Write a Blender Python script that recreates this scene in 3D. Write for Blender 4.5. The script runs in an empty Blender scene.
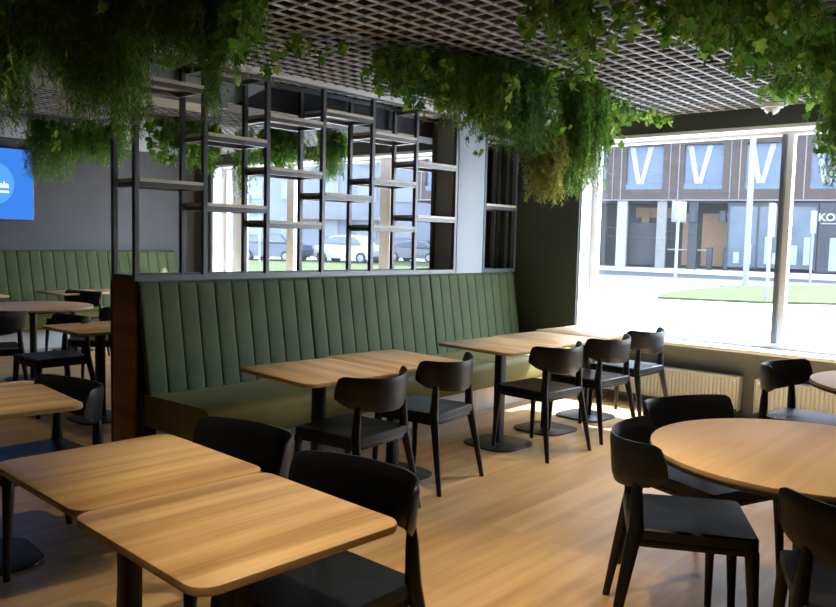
import bpy, bmesh, math, random
import numpy as np
from mathutils import Vector, Matrix
random.seed(7)
C = bpy.context.scene.collection
PI = math.pi
def R(d): return math.radians(d)

# ------------------------------------------------------------------ materials
def nmat(name):
    m = bpy.data.materials.new(name); m.use_nodes = True
    nt = m.node_tree; nt.nodes.clear()
    out = nt.nodes.new('ShaderNodeOutputMaterial')
    return m, nt, out
def link(nt, a, b): nt.links.new(a, b)
def pbsdf(nt, col=(.5,.5,.5), rough=.5, spec=.5, metal=0.0):
    b = nt.nodes.new('ShaderNodeBsdfPrincipled')
    b.inputs['Base Color'].default_value = (*col, 1)
    b.inputs['Roughness'].default_value = rough
    b.inputs['Specular IOR Level'].default_value = spec
    b.inputs['Metallic'].default_value = metal
    return b
def noise(nt, scale, detail=3, vec=None, rough=.5):
    n = nt.nodes.new('ShaderNodeTexNoise'); n.inputs['Scale'].default_value = scale
    n.inputs['Detail'].default_value = detail; n.inputs['Roughness'].default_value = rough
    if vec is not None: link(nt, vec, n.inputs['Vector'])
    return n
def ramp(nt, fac, stops):
    r = nt.nodes.new('ShaderNodeValToRGB'); e = r.color_ramp.elements
    while len(e) < len(stops): e.new(.5)
    for i, (p, c) in enumerate(stops):
        e[i].position = p; e[i].color = (*c, 1)
    link(nt, fac, r.inputs['Fac']); return r
def coords(nt, scale=(1,1,1), rot=(0,0,0), kind='Object'):
    t = nt.nodes.new('ShaderNodeTexCoord'); mp = nt.nodes.new('ShaderNodeMapping')
    mp.inputs['Scale'].default_value = scale; mp.inputs['Rotation'].default_value = rot
    link(nt, t.outputs[kind], mp.inputs['Vector']); return mp
def bump(nt, bs, h, strength=.2, dist=.01):
    b = nt.nodes.new('ShaderNodeBump'); b.inputs['Strength'].default_value = strength
    b.inputs['Distance'].default_value = dist
    link(nt, h, b.inputs['Height']); link(nt, b.outputs['Normal'], bs.inputs['Normal'])

def simple(name, col, rough=.5, spec=.5, metal=0.0, var=.12, scale=6):
    m, nt, out = nmat(name); b = pbsdf(nt, col, rough, spec, metal)
    mp = coords(nt); n = noise(nt, scale, 4, mp.outputs['Vector'])
    lo = tuple(c*(1-var) for c in col); hi = tuple(min(1, c*(1+var)) for c in col)
    r = ramp(nt, n.outputs['Fac'], [(.3, lo), (.7, hi)])
    link(nt, r.outputs['Color'], b.inputs['Base Color'])
    link(nt, b.outputs['BSDF'], out.inputs['Surface']); return m

def wood(name, along, dark, mid, light, rough=.42, spec=.4, fine=1.0):
    m, nt, out = nmat(name); b = pbsdf(nt, mid, rough, spec)
    oi = nt.nodes.new('ShaderNodeObjectInfo')
    t = nt.nodes.new('ShaderNodeTexCoord')
    add = nt.nodes.new('ShaderNodeVectorMath'); add.operation = 'ADD'
    sc = nt.nodes.new('ShaderNodeVectorMath'); sc.operation = 'SCALE'; sc.inputs['Scale'].default_value = 7.3
    comb = nt.nodes.new('ShaderNodeCombineXYZ')
    for k in 'XYZ': link(nt, oi.outputs['Random'], comb.inputs[k])
    link(nt, comb.outputs[0], sc.inputs[0])
    link(nt, t.outputs['Object'], add.inputs[0]); link(nt, sc.outputs[0], add.inputs[1])
    mp = nt.nodes.new('ShaderNodeMapping'); link(nt, add.outputs[0], mp.inputs['Vector'])
    s = (.35, 9, 9) if along == 'x' else (9, .35, 9)
    mp.inputs['Scale'].default_value = s
    n1 = noise(nt, 1.3, 2, mp.outputs['Vector'])
    n2 = noise(nt, 9*fine, 4, mp.outputs['Vector'], .6)
    mix = nt.nodes.new('ShaderNodeMath'); mix.operation = 'MULTIPLY_ADD'
    link(nt, n2.outputs['Fac'], mix.inputs[0]); mix.inputs[1].default_value = .35
    link(nt, n1.outputs['Fac'], mix.inputs[2])
    r = ramp(nt, mix.outputs[0], [(.5, dark), (.67, mid), (.84, light)])
    link(nt, r.outputs['Color'], b.inputs['Base Color'])
    link(nt, b.outputs['BSDF'], out.inputs['Surface']); return m

M = {}
M['oak_x'] = wood('oak_grain_x', 'x', (.38,.23,.095), (.54,.355,.165), (.66,.46,.235))
M['oak_y'] = wood('oak_grain_y', 'y', (.46,.30,.15), (.58,.405,.215), (.68,.495,.28))
M['oak_round'] = wood('oak_round', 'x', (.48,.325,.18), (.54,.375,.21), (.60,.42,.245))
M['shelf_wood'] = wood('shelf_wood', 'x', (.56,.48,.37), (.68,.60,.48), (.76,.68,.56), .5)
M['brown_panel'] = wood('brown_panel', 'y', (.24,.115,.038), (.34,.165,.056), (.42,.21,.075), .5)
M['black_panel'] = simple('black_panel', (.012,.012,.013), .5)
M['chair'] = simple('chair_black', (.0055,.0078,.0122), .40, .33, var=.1, scale=30)
M['black_metal'] = simple('black_metal', (.014,.015,.018), .42, .5, var=.1)
M['frame_metal'] = simple('frame_metal', (.095,.105,.12), .36, .6, var=.06)
M['plinth'] = simple('plinth', (.62,.64,.66), .4, var=.04)
M['wall_grey'] = simple('wall_grey', (.090,.090,.097), .7, .3, var=.06, scale=2)
M['pier'] = simple('pier_paint', (.062,.073,.072), .65, .3, var=.06, scale=2)
M['wall_low'] = simple('wall_low', (.145,.165,.168), .65, .3, var=.05, scale=2)
M['wall_light'] = simple('wall_light', (.14,.14,.14), .7, .3, var=.04, scale=2)
M['soffit'] = simple('soffit', (.045,.048,.055), .7, .3, var=.06, scale=2)
M['void'] = simple('void', (.006,.006,.007), .9, .1)
M['column'] = simple('column_mat', (.37,.41,.45), .5, .4, var=.03, scale=2)
M['lit_beam'] = simple('lit_beam_mat', (.40,.44,.45), .45, .5, .3, var=.18, scale=5)
M['grid'] = simple('grid_paint', (.66,.66,.69), .5, .4, var=.03)
M['white_frame'] = simple('white_frame', (.84,.86,.88), .4, .5, var=.02)
M['grey_frame'] = simple('grey_frame', (.10,.11,.115), .4, .5, var=.03)
M['radiator'] = simple('radiator_enamel', (.46,.49,.52), .4, .5, var=.02)
M['curtain'] = simple('curtain_cloth', (.040,.036,.036), .75, .2, var=.2, scale=4)
M['strip'] = simple('grey_strip_mat', (.20,.21,.22), .35, .5, .4, var=.05)
M['sensor'] = simple('sensor_plastic', (.75,.76,.77), .35, .5, var=.02)
M['tv_case'] = simple('tv_case', (.01,.01,.012), .3, .5)
M['stem'] = simple('stem', (.10,.085,.035), .7, .2, var=.3, scale=20)
M['tray'] = simple('tray', (.01,.011,.011), .7, .2)

def velvet(name, col, rough=.75, sheen=.12):
    m, nt, out = nmat(name); b = pbsdf(nt, col, rough, .3)
    mp = coords(nt); n = noise(nt, 5, 4, mp.outputs['Vector'])
    r = ramp(nt, n.outputs['Fac'], [(.3, tuple(c*.85 for c in col)), (.7, tuple(c*1.15 for c in col))])
    link(nt, r.outputs['Color'], b.inputs['Base Color'])
    b.inputs['Sheen Weight'].default_value = sheen; b.inputs['Sheen Roughness'].default_value = .5
    n2 = noise(nt, 420, 2, mp.outputs['Vector']); bump(nt, b, n2.outputs['Fac'], .12, .002)
    link(nt, b.outputs['BSDF'], out.inputs['Surface']); return m
M['green'] = velvet('green_velvet', (.056,.074,.023))
M['olive'] = velvet('olive_leather', (.16,.15,.030), .62, .05)

def leafmat(name, dark, mid, light, trans=.35, rough=.45):
    m, nt, out = nmat(name); b = pbsdf(nt, mid, rough, .35)
    g = nt.nodes.new('ShaderNodeNewGeometry')
    r = ramp(nt, g.outputs['Random Per Island'], [(0, dark), (.5, mid), (1, light)])
    link(nt, r.outputs['Color'], b.inputs['Base Color'])
    t = nt.nodes.new('ShaderNodeBsdfTranslucent'); link(nt, r.outputs['Color'], t.inputs['Color'])
    mx = nt.nodes.new('ShaderNodeMixShader'); mx.inputs['Fac'].default_value = trans
    link(nt, b.outputs['BSDF'], mx.inputs[1]); link(nt, t.outputs['BSDF'], mx.inputs[2])
    link(nt, mx.outputs[0], out.inputs['Surface']); return m
M['ivy'] = leafmat('ivy_leaf', (.07,.20,.026), (.17,.37,.040), (.42,.60,.09))
M['fern'] = leafmat('fern_needle', (.085,.19,.034), (.17,.35,.055), (.31,.50,.10))
M['fern_blue'] = leafmat('fern_deep', (.06,.19,.06), (.12,.31,.09), (.22,.42,.13))
M['fern_yellow'] = leafmat('fern_yellow', (.16,.20,.035), (.28,.32,.06), (.42,.42,.10))

def emis(name, col, s):
    m, nt, out = nmat(name); e = nt.nodes.new('ShaderNodeEmission')
    e.inputs['Color'].default_value = (*col, 1); e.inputs['Strength'].default_value = s
    link(nt, e.outputs[0], out.inputs['Surface']); return m
M['screen'] = emis('screen_blue', (.050,.24,.86), .9)
M['screen_disc'] = emis('screen_disc', (.10,.38,.90), .95)
M['screen_text'] = emis('screen_text', (.9,.95,1), .95)

def glass(name, tint=(.93,.965,1), refl=.07):
    m, nt, out = nmat(name)
    t = nt.nodes.new('ShaderNodeBsdfTransparent'); t.inputs['Color'].default_value = (*tint, 1)
    g = nt.nodes.new('ShaderNodeBsdfGlossy'); g.inputs['Roughness'].default_value = .02
    fr = nt.nodes.new('ShaderNodeFresnel'); fr.inputs['IOR'].default_value = 1.35
    ge = nt.nodes.new('ShaderNodeNewGeometry'); mm = nt.nodes.new('ShaderNodeMapRange')
    mm.inputs['To Min'].default_value = 1.35; mm.inputs['To Max'].default_value = 1/1.35
    link(nt, ge.outputs['Backfacing'], mm.inputs['Value']); link(nt, mm.outputs['Result'], fr.inputs['IOR'])
    mx = nt.nodes.new('ShaderNodeMixShader')
    link(nt, fr.outputs[0], mx.inputs['Fac']); link(nt, t.outputs[0], mx.inputs[1]); link(nt, g.outputs[0], mx.inputs[2])
    d = nt.nodes.new('ShaderNodeBsdfTranslucent'); d.inputs['Color'].default_value = (.9,.95,1,1)
    m2 = nt.nodes.new('ShaderNodeMixShader'); m2.inputs['Fac'].default_value = .003
    link(nt, mx.outputs[0], m2.inputs[1]); link(nt, d.outputs[0], m2.inputs[2])
    link(nt, m2.outputs[0], out.inputs['Surface']); return m
M['glass'] = glass('window_glass')

def floor_mat():
    m, nt, out = nmat('oak_floor'); b = pbsdf(nt, (.4,.25,.1), .33, .5)
    mp = coords(nt)
    br = nt.nodes.new('ShaderNodeTexBrick'); link(nt, mp.outputs['Vector'], br.inputs['Vector'])
    br.inputs['Scale'].default_value = 1; br.inputs['Brick Width'].default_value = 1.25
    br.inputs['Row Height'].default_value = .18; br.inputs['Mortar Size'].default_value = .0012
    br.offset = .37; br.inputs['Bias'].default_value = 0
    br.inputs['Color1'].default_value = (0,0,0,1); br.inputs['Color2'].default_value = (1,1,1,1)
    br.inputs['Mortar'].default_value = (.3,.3,.3,1)
    mp2 = coords(nt, (.7, 8, 1)); n1 = noise(nt, 1.5, 3, mp2.outputs['Vector'])
    mp3 = coords(nt, (2.5, 60, 1)); n2 = noise(nt, 2.0, 3, mp3.outputs['Vector'])
    a = nt.nodes.new('ShaderNodeMath'); a.operation = 'MULTIPLY_ADD'
    link(nt, br.outputs['Color'], a.inputs[0]); a.inputs[1].default_value = .30; link(nt, n1.outputs['Fac'], a.inputs[2])
    a2 = nt.nodes.new('ShaderNodeMath'); a2.operation = 'MULTIPLY_ADD'
    link(nt, n2.outputs['Fac'], a2.inputs[0]); a2.inputs[1].default_value = .25; link(nt, a.outputs[0], a2.inputs[2])
    r = ramp(nt, a2.outputs[0], [(.45, (.34,.210,.088)), (.75, (.46,.30,.138)), (1.0, (.56,.385,.19))])
    link(nt, r.outputs['Color'], b.inputs['Base Color'])
    link(nt, b.outputs['BSDF'], out.inputs['Surface']); return m
M['floor'] = floor_mat()
# street
M['pavement'] = simple('pavement', (0.31,0.31,0.31), .85, .2, var=.06, scale=.6)
M['road'] = simple('road_mat', (0.0336,0.0384,0.048), .85, .2, var=.08, scale=.5)
M['kerb'] = simple('kerb', (.52,.53,.54), .8, .2, var=.05)
M['grass'] = simple('grass_mat', (0.0288,0.04,0.0144), .9, .1, var=.25, scale=3)
M['facade_brown'] = simple('facade_brown', (0.032,0.0204,0.0168), .7, .3, var=.12, scale=1)
M['facade_joint'] = simple('facade_joint', (0.1125,0.105,0.105), .6, .3)
M['blue_glass'] = simple('blue_glass', (0.0275,0.05,0.09496), .25, .4, var=.25, scale=.4)
M['shop_glass'] = simple('shop_glass', (0.035,0.0525,0.0725), .25, .4, var=.35, scale=.5)
M['shop_dark'] = simple('shop_dark', (0.0128,0.0152,0.02), .6, .3, var=.3, scale=.7)
M['wood_orange'] = wood('wood_orange', 'z', (.16,.085,.038), (.19,.105,.052), (.22,.13,.075), .6)
M['white_paint'] = simple('white_paint', (0.18,0.185,0.1925), .6, .3, var=.03)
M['pale_facade'] = simple('pale_facade', (0.125,0.1425,0.17), .8, .2, var=.06, scale=.3)
M['pale_window'] = simple('pale_window', (0.145,0.16,0.18), .5, .3, var=.1, scale=.4)
M['pole'] = simple('pole_steel', (0.1375,0.145,0.155), .5, .4, var=.04)
M['sign_blue'] = simple('sign_blue', (0.08496,0.11,0.155), .5, .4, var=.03)
M['car_white'] = simple('car_white', (0.175,0.18,0.1875), .3, .5, var=.02)
M['car_dark'] = simple('car_dark', (0.015,0.01875,0.0275), .3, .5, var=.05)
M['car_navy'] = simple('car_navy', (0.0125,0.0225,0.0425), .3, .5, var=.05)
M['car_glass'] = simple('car_glass', (.05,.065,.085), .15, .5)
M['tyre'] = simple('tyre', (.02,.02,.022), .8, .2)

# ------------------------------------------------------------------ mesh helpers
class MB:
    def __init__(s): s.v = []; s.f = []
    def add(s, vs, fs, mat=None):
        n = len(s.v)
        for p in vs:
            p = Vector(p)
            if mat is not None: p = mat @ p
            s.v.append(tuple(p))
        s.f += [tuple(i+n for i in f) for f in fs]; return s
    def box(s, x0, x1, y0, y1, z0, z1, mat=None):
        return s.add([(x0,y0,z0),(x1,y0,z0),(x1,y1,z0),(x0,y1,z0),(x0,y0,z1),(x1,y0,z1),(x1,y1,z1),(x0,y1,z1)],
                     [(3,2,1,0),(4,5,6,7),(0,1,5,4),(1,2,6,5),(2,3,7,6),(3,0,4,7)], mat)
    def rbox(s, x0, x1, y0, y1, z0, z1, r=.01, seg=2, mat=None):
        bm = bmesh.new(); bmesh.ops.create_cube(bm, size=1)
        for v in bm.verts:
            v.co = Vector(((x0+x1)/2+v.co.x*(x1-x0), (y0+y1)/2+v.co.y*(y1-y0), (z0+z1)/2+v.co.z*(z1-z0)))
        bmesh.ops.bevel(bm, geom=bm.edges[:], offset=r, segments=seg, profile=.5, affect='EDGES')
        bm.verts.index_update()
        s.add([v.co for v in bm.verts], [[v.index for v in f.verts] for f in bm.faces], mat); bm.free(); return s
    def prism(s, outline, z0, z1, bev=0.0, mat=None):
        """vertical prism of an outline (ccw) with a chamfered rim"""
        n = len(outline); c = Vector((sum(p[0] for p in outline)/n, sum(p[1] for p in outline)/n))
        def ring(k, z):
            o = []
            for p in outline:
                d = Vector(p)-c; L = d.length; q = c + d*((L-k)/L if L > 1e-6 else 1); o.append((q.x, q.y, z))
            return o
        if bev > 0: rings = [ring(bev, z0), ring(bev*.3, z0+bev*.3), ring(0, z0+bev), ring(0, z1-bev), ring(bev*.3, z1-bev*.3), ring(bev, z1)]
        else: rings = [ring(0, z0), ring(0, z1)]
        vs = [p for r in rings for p in r]; fs = []
        for k in range(len(rings)-1):
            for i in range(n):
                j = (i+1) % n; fs.append((k*n+i, k*n+j, (k+1)*n+j, (k+1)*n+i))
        fs.append(tuple(reversed(range(n)))); fs.append(tuple(range((len(rings)-1)*n, len(rings)*n)))
        return s.add(vs, fs, mat)
    def loft(s, rings, cap=True, close=True):
        n = len(rings[0]); vs = [p for r in rings for p in r]; fs = []
        for k in range(len(rings)-1):
            for i in range(n if close else n-1):
                j = (i+1) % n; fs.append((k*n+i, k*n+j, (k+1)*n+j, (k+1)*n+i))
        if cap: fs.append(tuple(reversed(range(n)))); fs.append(tuple(range((len(rings)-1)*n, len(rings)*n)))
        return s.add(vs, fs)
    def tube(s, pts, rad, n=8, sx=1.0, sy=1.0):
        """roughly vertical tube through pts, horizontal rings"""
        rings = []
        for p, r in zip(pts, rad):
            rings.append([(p[0]+math.cos(2*PI*i/n)*r*sx, p[1]+math.sin(2*PI*i/n)*r*sy, p[2]) for i in range(n)])
        if pts[0][2] > pts[-1][2]: rings.reverse()
        return s.loft(rings)
    def cyl(s, p, q, r, n=12, r2=None):
        p, q = Vector(p), Vector(q); d = (q-p).normalized()
        a = d.orthogonal().normalized(); b = d.cross(a); r2 = r if r2 is None else r2
        rings = [[tuple(p+(a*math.cos(2*PI*i/n)+b*math.sin(2*PI*i/n))*r) for i in range(n)],
                 [tuple(q+(a*math.cos(2*PI*i/n)+b*math.sin(2*PI*i/n))*r2) for i in range(n)]]
        return s.loft(rings)
    def build(s, name, mat, parent=None, smooth=True, angle=35):
        me = bpy.data.meshes.new(name); me.from_pydata(s.v, [], s.f); me.update()
        if smooth:
            me.polygons.foreach_set('use_smooth', [True]*len(me.polygons)); me.set_sharp_from_angle(angle=R(angle))
        me.materials.append(M[mat]); o = bpy.data.objects.new(name, me); C.objects.link(o)
        if parent is not None: o.parent = parent
        return o
def fan(cx, cy, r, n): return [(cx+math.cos(2*PI*i/n)*r, cy+math.sin(2*PI*i/n)*r) for i in range(n)]
def rrect(x0, x1, y0, y1, r, n=6):
    o = []
    for cx, cy, a in ((x1-r,y0+r,-90),(x1-r,y1-r,0),(x0+r,y1-r,90),(x0+r,y0+r,180)):
        for i in range(n+1):
            t = R(a+90*i/n); o.append((cx+math.cos(t)*r, cy+math.sin(t)*r))
    return o
def tag(o, label, cat, group=None, kind=None):
    o['label'] = label; o['category'] = cat
    if group: o['group'] = group
    if kind: o['kind'] = kind
    return o
def thing(name, label, cat, loc=(0,0,0), rz=0, group=None):
    o = bpy.data.objects.new(name, None); C.objects.link(o); o.location = loc; o.rotation_euler = (0,0,R(rz))
    o.empty_display_size = .1
    return tag(o, label, cat, group)
def struct(o, label=None, cat=None):
    o['kind'] = 'structure'
    if label: o['label'] = label
    if cat: o['category'] = cat
    return o
def dup(root, loc, rz, label, group=None):
    r = root.copy(); C.objects.link(r); r.location = loc; r.rotation_euler = (0,0,R(rz)); r['label'] = label
    if group: r['group'] = group
    for ch in list(root.children):
        c = ch.copy(); C.objects.link(c); c.parent = r
        for g in ch.children:
            d = g.copy(); C.objects.link(d); d.parent = c
    return r

# ------------------------------------------------------------------ room shell
YS0 = 4.60
XW, XG, YB, YF, XL = 6.90, 7.18, 10.55, -3.0, -2.6
WY = .30
b = MB(); b.box(XL, XG+.02, YF, YB, -.12, 0)
struct(b.build('floor', 'floor', smooth=False), 'light oak plank floor of the restaurant', 'floor')
# open cell ceiling: every bar of the lattice, under a black slab
b = MB(); P = .11
k = YF
while k < YB: b.box(XL, XW, k-.004, k+.004, 2.60, 2.612); k += P
k = XL
while k < XW: b.box(k-.0035, k+.0035, YF, YB, 2.601, 2.611); k += P
struct(b.build('ceiling', 'grid', smooth=False), 'open cell lattice ceiling of thin white bars', 'ceiling')
b = MB(); b.box(XL, XG+.1, YF, YB, 3.0, 3.1)
struct(b.build('ceiling_slab', 'void', smooth=False), 'black slab above the lattice ceiling', 'ceiling')
b = MB(); b.box(XL, XG+.1, YB, YB+.15, 0, 3.0)
struct(b.build('wall_back', 'wall_grey', smooth=False), 'dark grey back wall behind the screen', 'wall')
b = MB(); b.box(XL-.15, XL, YF, YB, 0, 3.0)
struct(b.build('wall_left', 'wall_light', smooth=False), 'left wall out of view', 'wall')
b = MB(); b.box(XL, XG+.1, YF-.15, YF, 0, 3.0)
struct(b.build('wall_front', 'wall_light', smooth=False), 'wall behind the viewer', 'wall')
# window wall: pier, apron below the windows, head above
b = MB()
b.box(XW, XG+.1, 3.98, 5.74, 0, 3.0)
b.box(XW, XG+.1, YF, WY, 0, 3.0)
b.box(XW, XG+.1, 10.12, YB, 0, 3.0)
struct(b.build('wall_right', 'pier', smooth=False), 'dark grey pier between the two windows', 'wall')
b = MB()
b.box(XW+.02, XG+.1, WY, 3.98, 0, .56); b.box(XW+.02, XG+.1, 5.74, 10.12, 0, .56)
struct(b.build('wall_apron', 'wall_low', smooth=False), 'grey wall under the window sill', 'wall')
b = MB(); b.box(XW-.02, XG+.1, WY, 3.98, 2.455, 3.0); b.box(XW-.02, XG+.1, 5.74, 10.12, 2.455, 3.0)
struct(b.build('wall_head', 'pier', smooth=False), 'dark band above the windows', 'wall')


def window(name, y0, y1, mull, label):
    root = bpy.data.objects.new(name, None); C.objects.link(root); struct(root, label, 'window')
    b = MB(); t = .07
    b.box(XG-.05, XG+.03, y0, y1, 2.40, 2.455); b.box(XG-.05, XG+.03, y0, y1, .56, .64)
    b.box(XG-.05, XG+.03, y1-t, y1, .64, 2.40); b.box(XG-.05, XG+.03, y0, y0+t, .64, 2.40)
    for m, w in mull: b.box(XG-.04, XG+.03, m-w/2, m+w/2, .64, 2.40)
    b.build('window_frame', 'white_frame', root, False)
    b = MB()
    for m, w in mull[:1 if y0 < 3 else 0]: b.box(XG-.075, XG-.0405, m+.008, m+.044, .64, 2.40)
    if b.v: b.build('mullion_cap', 'grey_frame', root, False)
    b = MB(); b.box(XW+.03, XG+.03, y1-.012, y1, .585, 2.44); b.box(XW+.03, XG+.03, y0, y0+.012, .585, 2.44)
    b.box(XW-.01, XG-.05, y0, y1, 2.425, 2.454)
    b.build('reveal', 'white_frame', root, False)
    b = MB(); b.rbox(XW-.025, XG-.045, y0, y1, .558, .588, .006)
    b.build('window_sill', 'white_frame', root, False)
    cuts = [y0+t] + sorted(m for m, w in mull) + [y1-t]
    for a, c in zip(cuts[:-1], cuts[1:]):
        b = MB(); b.box(XG-.004, XG+.004, a, c, .64, 2.40); b.build('pane', 'glass', root, False)
    return root
window('window_1', WY, 3.98, [(2.155,.085)], 'wide street window of white framed panes')
window('window_2', 5.74, 10.12, [(6.81,.18),(8.60,.15),(9.77,.26)], 'far window of white framed panes beyond the shelving')

# downstand beam and its lit stretch as an added pale panel beyond the shelving
b = MB(); b.box(2.75, XW, 4.93, 5.25, 2.40, 3.0)
struct(b.build('trim_1', 'soffit', smooth=False), 'dark grey downstand beam behind the shelving top', 'beam')
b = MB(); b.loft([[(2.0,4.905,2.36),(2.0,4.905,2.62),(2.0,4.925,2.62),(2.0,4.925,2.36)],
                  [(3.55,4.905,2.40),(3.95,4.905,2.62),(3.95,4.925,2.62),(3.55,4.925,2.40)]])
b.box(2.0, 3.50, 4.925, 5.25, 2.36, 2.42)  # pale colour and sloped end imitate light with a diagonal shadow edge
tag(b.build('lit_beam_panel', 'lit_beam', smooth=False), 'added pale panel shaped as the lit part of the beam behind the shelving', 'lit_beam')
b = MB(); b.box(2.58, 5.78, YS0-.03, YS0-.002, 2.575, 2.612)  # thin white strip in front of the top rail
struct(b.build('trim_2', 'white_frame', smooth=False), 'thin white strip along the lattice ceiling above the shelving', 'trim')
# column inside the seating row
b = MB(); b.rbox(5.79, 6.19, 4.60, 4.93, 0, 2.60, .006)
tag(b.build('column', 'column'), 'pale blue grey square column standing behind the green bench', 'column')

# curtain and slim grey strips on the pier behind the last shelf bay
t = thing('curtain', 'dark drawn curtain beside the far window behind the column', 'curtain', (XW-.06, 4.97, 0))
b = MB(); n = 90; r0 = []; r1 = []
for i in range(n+1):
    u = i/n; y = u*.78; x = -.03+.03*math.sin(u*2*PI*7)
    r0.append((x, y, .03)); r1.append((x, y, 2.55))
vs = r0+r1; fs = [(i+1, i, n+1+i, n+2+i) for i in range(n)]
b.add(vs, fs); o = b.build('drape', 'curtain', t)
sm = o.modifiers.new('Solidify', 'SOLIDIFY'); sm.thickness = .008
for k, y in enumerate((4.72, 4.80, 4.91)):
    b = MB(); b.rbox(XW-.03, XW, y, y+.028, .02, 2.55, .004)
    tag(b.build('grey_strip', 'strip'), ['slim grey strip on the dark pier nearest the corner', 'middle slim grey strip on the dark pier',
        'slim grey strip on the dark pier beside the curtain'][k], 'strip', 'grey strips on the pier')

# radiators
def radiator(y0, y1, label):
    t = thing('radiator', label, 'radiator', (XW-.05, y0, .07), 0, 'radiators under the street window')
    L = y1-y0; b = MB()
    n = int(L/.033); prof = []
    for i in range(n):
        for du, dx in ((0,0),(.35,0),(.5,-.012),(.85,-.012)):
            prof.append(((i+du)/n*L, dx))
    prof.append((L, 0))
    v0 = [(-.045+dx, y, .02) for y, dx in prof]; v1 = [(-.045+dx, y, .275) for y, dx in prof]; m = len(prof)
    b.add(v0+v1, [(i, i+1, m+i+1, m+i) for i in range(m-1)])
    b.box(-.043, .03, 0.001, L-.001, .021, .274)
    b.build('front_panel', 'radiator', t)
    b = MB(); b.rbox(-.062, .045, 0, L, .275, .292, .004); b.build('top_grille', 'radiator', t)
    for q in (-.006, L): b = MB(); b.rbox(-.062, .045, q, q+.006, 0, .292, .002); b.build('side_cover', 'radiator', t)
    for q in (.1, L-.14): b = MB(); b.box(.045, .068, q, q+.04, .05, .25); b.build('bracket', 'radiator', t)
    b = MB(); b.cyl((-.066, L-.03 if y0 < 2.2 else .03, .262), (-.06, L-.03 if y0 < 2.2 else .03, .262), .008); b.build('bleed_valve', 'white_frame', t)
    b = MB(); b.cyl((-.01, .05, -.07), (-.01, .05, .03), .009); b.cyl((-.01, .09, -.07), (-.01, .09, .03), .009); b.build('supply_pipe', 'radiator', t)
radiator(2.34, 3.64, 'beige ribbed radiator under the window behind the black chairs')
radiator(.95, 2.20, 'beige ribbed radiator under the window nearer the right edge')

# ceiling sensor
t = thing('ceiling_sensor', 'white dome sensor under the ceiling above the street window', 'sensor', (6.72, 2.17, 2.60))
b = MB(); b.cyl((0,0,-.035), (0,0,0), .085, 24); b.build('mount', 'sensor', t)
b = MB(); n = 20; rings = []
for k in range(6):
    a = k/6*PI/2; rings.append([(math.cos(2*PI*i/n)*.062*math.cos(a), math.sin(2*PI*i/n)*.062*math.cos(a), -.035-.055*math.sin(a)) for i in range(n)])
b.loft(rings); b.build('dome', 'sensor', t)
b = MB(); b.cyl((-.03,0,-.084), (-.045,0,-.093), .02, 12); b.build('lens', 'tv_case', t)

# screen on the back wall
t = thing('wall_screen', 'blue lit screen on the dark back wall', 'screen', (3.72, YB, 2.02))
b = MB(); b.rbox(-.79, .79, -.06, 0, -.455, .455, .01); b.build('screen_case', 'tv_case', t)
b = MB(); b.box(-.772, .772, -.064, -.0605, -.437, .437); sc = b.build('screen_panel', 'screen', t, False)
b = MB(); b.cyl((.27,-.0665,0), (.27,-.0645,0), .27, 40); b.build('screen_disc', 'screen_disc', sc)
def text(body, size, mat, name, parent, loc, rot, ext=.001, bold=.0):
    cu = bpy.data.curves.new(name, 'FONT'); cu.body = body; cu.size = size; cu.extrude = ext; cu.offset = bold
    cu.align_x = 'RIGHT'
    to = bpy.data.objects.new(name+'_t', cu); C.objects.link(to)
    dg = bpy.context.evaluated_depsgraph_get(); dg.update()
    me = bpy.data.meshes.new_from_object(to.evaluated_get(dg)); bpy.data.objects.remove(to)
    me.materials.clear(); me.materials.append(M[mat])
    o = bpy.data.objects.new(name, me); C.objects.link(o); o.parent = parent; o.location = loc; o.rotation_euler = rot
    return o
text('ala', .11, 'screen_text', 'screen_lettering', sc, (.475,-.069,-.05), (PI/2,0,0), .001, .004)
b = MB(); b.box(.20, .475, -.0695, -.0675, -.115, -.085); b.build('caption_line', 'screen_text', sc, False)

# ------------------------------------------------------------------ shelving partition
SX = [2.60, 3.095, 3.615, 4.145, 4.68, 5.215, 5.765]
YS0, YS1 = 4.60, 4.86
t = thing('shelving_partition', 'tall black metal open shelving partition standing on the bench back', 'shelving', (0,0,0))
W = .034
def post(x, y, z0=1.15, z1=2.60):
    b = MB(); b.rbox(x-W/2, x+W/2, y, y+W, z0, z1, .003, 1); b.build('post', 'frame_metal', t)
for x in SX: post(x, YS0); post(x, YS1)
for y in (YS0, YS1):
    for z, nm in ((1.15,'bottom_rail'), (2.565,'top_rail')):
        b = MB(); b.box(SX[0]+W/2, SX[-1]-W/2, y+.001, y+W-.001, z, z+.034); b.build(nm, 'frame_metal', t, False)
b = MB()
for z in (1.15, 2.565): b.box(SX[0]-.016, SX[0]+.016, YS0+W, YS1, z+.001, z+.033)
b.build('end_rail', 'frame_metal', t, False)
def shelf(x0, x1, z, par):
    b = MB(); b.box(x0, x1, YS0-.004, YS1+W+.004, z-.010, z+.012); o = b.build('shelf', 'shelf_wood', par, False)
    b = MB()
    b.box(x0, x1, YS0+.002, YS0+.030, z-.040, z-.010); b.box(x0, x1, YS1+.004, YS1+.032, z-.040, z-.010)
    b.box(x0, x0+.028, YS0+.030, YS1+.004, z-.040, z-.010); b.box(x1-.028, x1, YS0+.030, YS1+.004, z-.040, z-.010)
    b.build('shelf_frame', 'frame_metal', o, False)
ZA, ZB, ZC = (1.78, 2.41), (1.65, 2.115, 2.575), (1.55, 1.93, 2.305)
for i, zs in enumerate((ZA, ZB, ZC, ZA, ZC, ZB)):
    for z in zs: shelf(SX[i]+W/2, SX[i+1]-W/2, z, t)
t2 = thing('shelving_bay', 'narrow black shelving bay between the pale column and the dark pier', 'shelving', (0,0,0))
t, keep = t2, t
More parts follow.
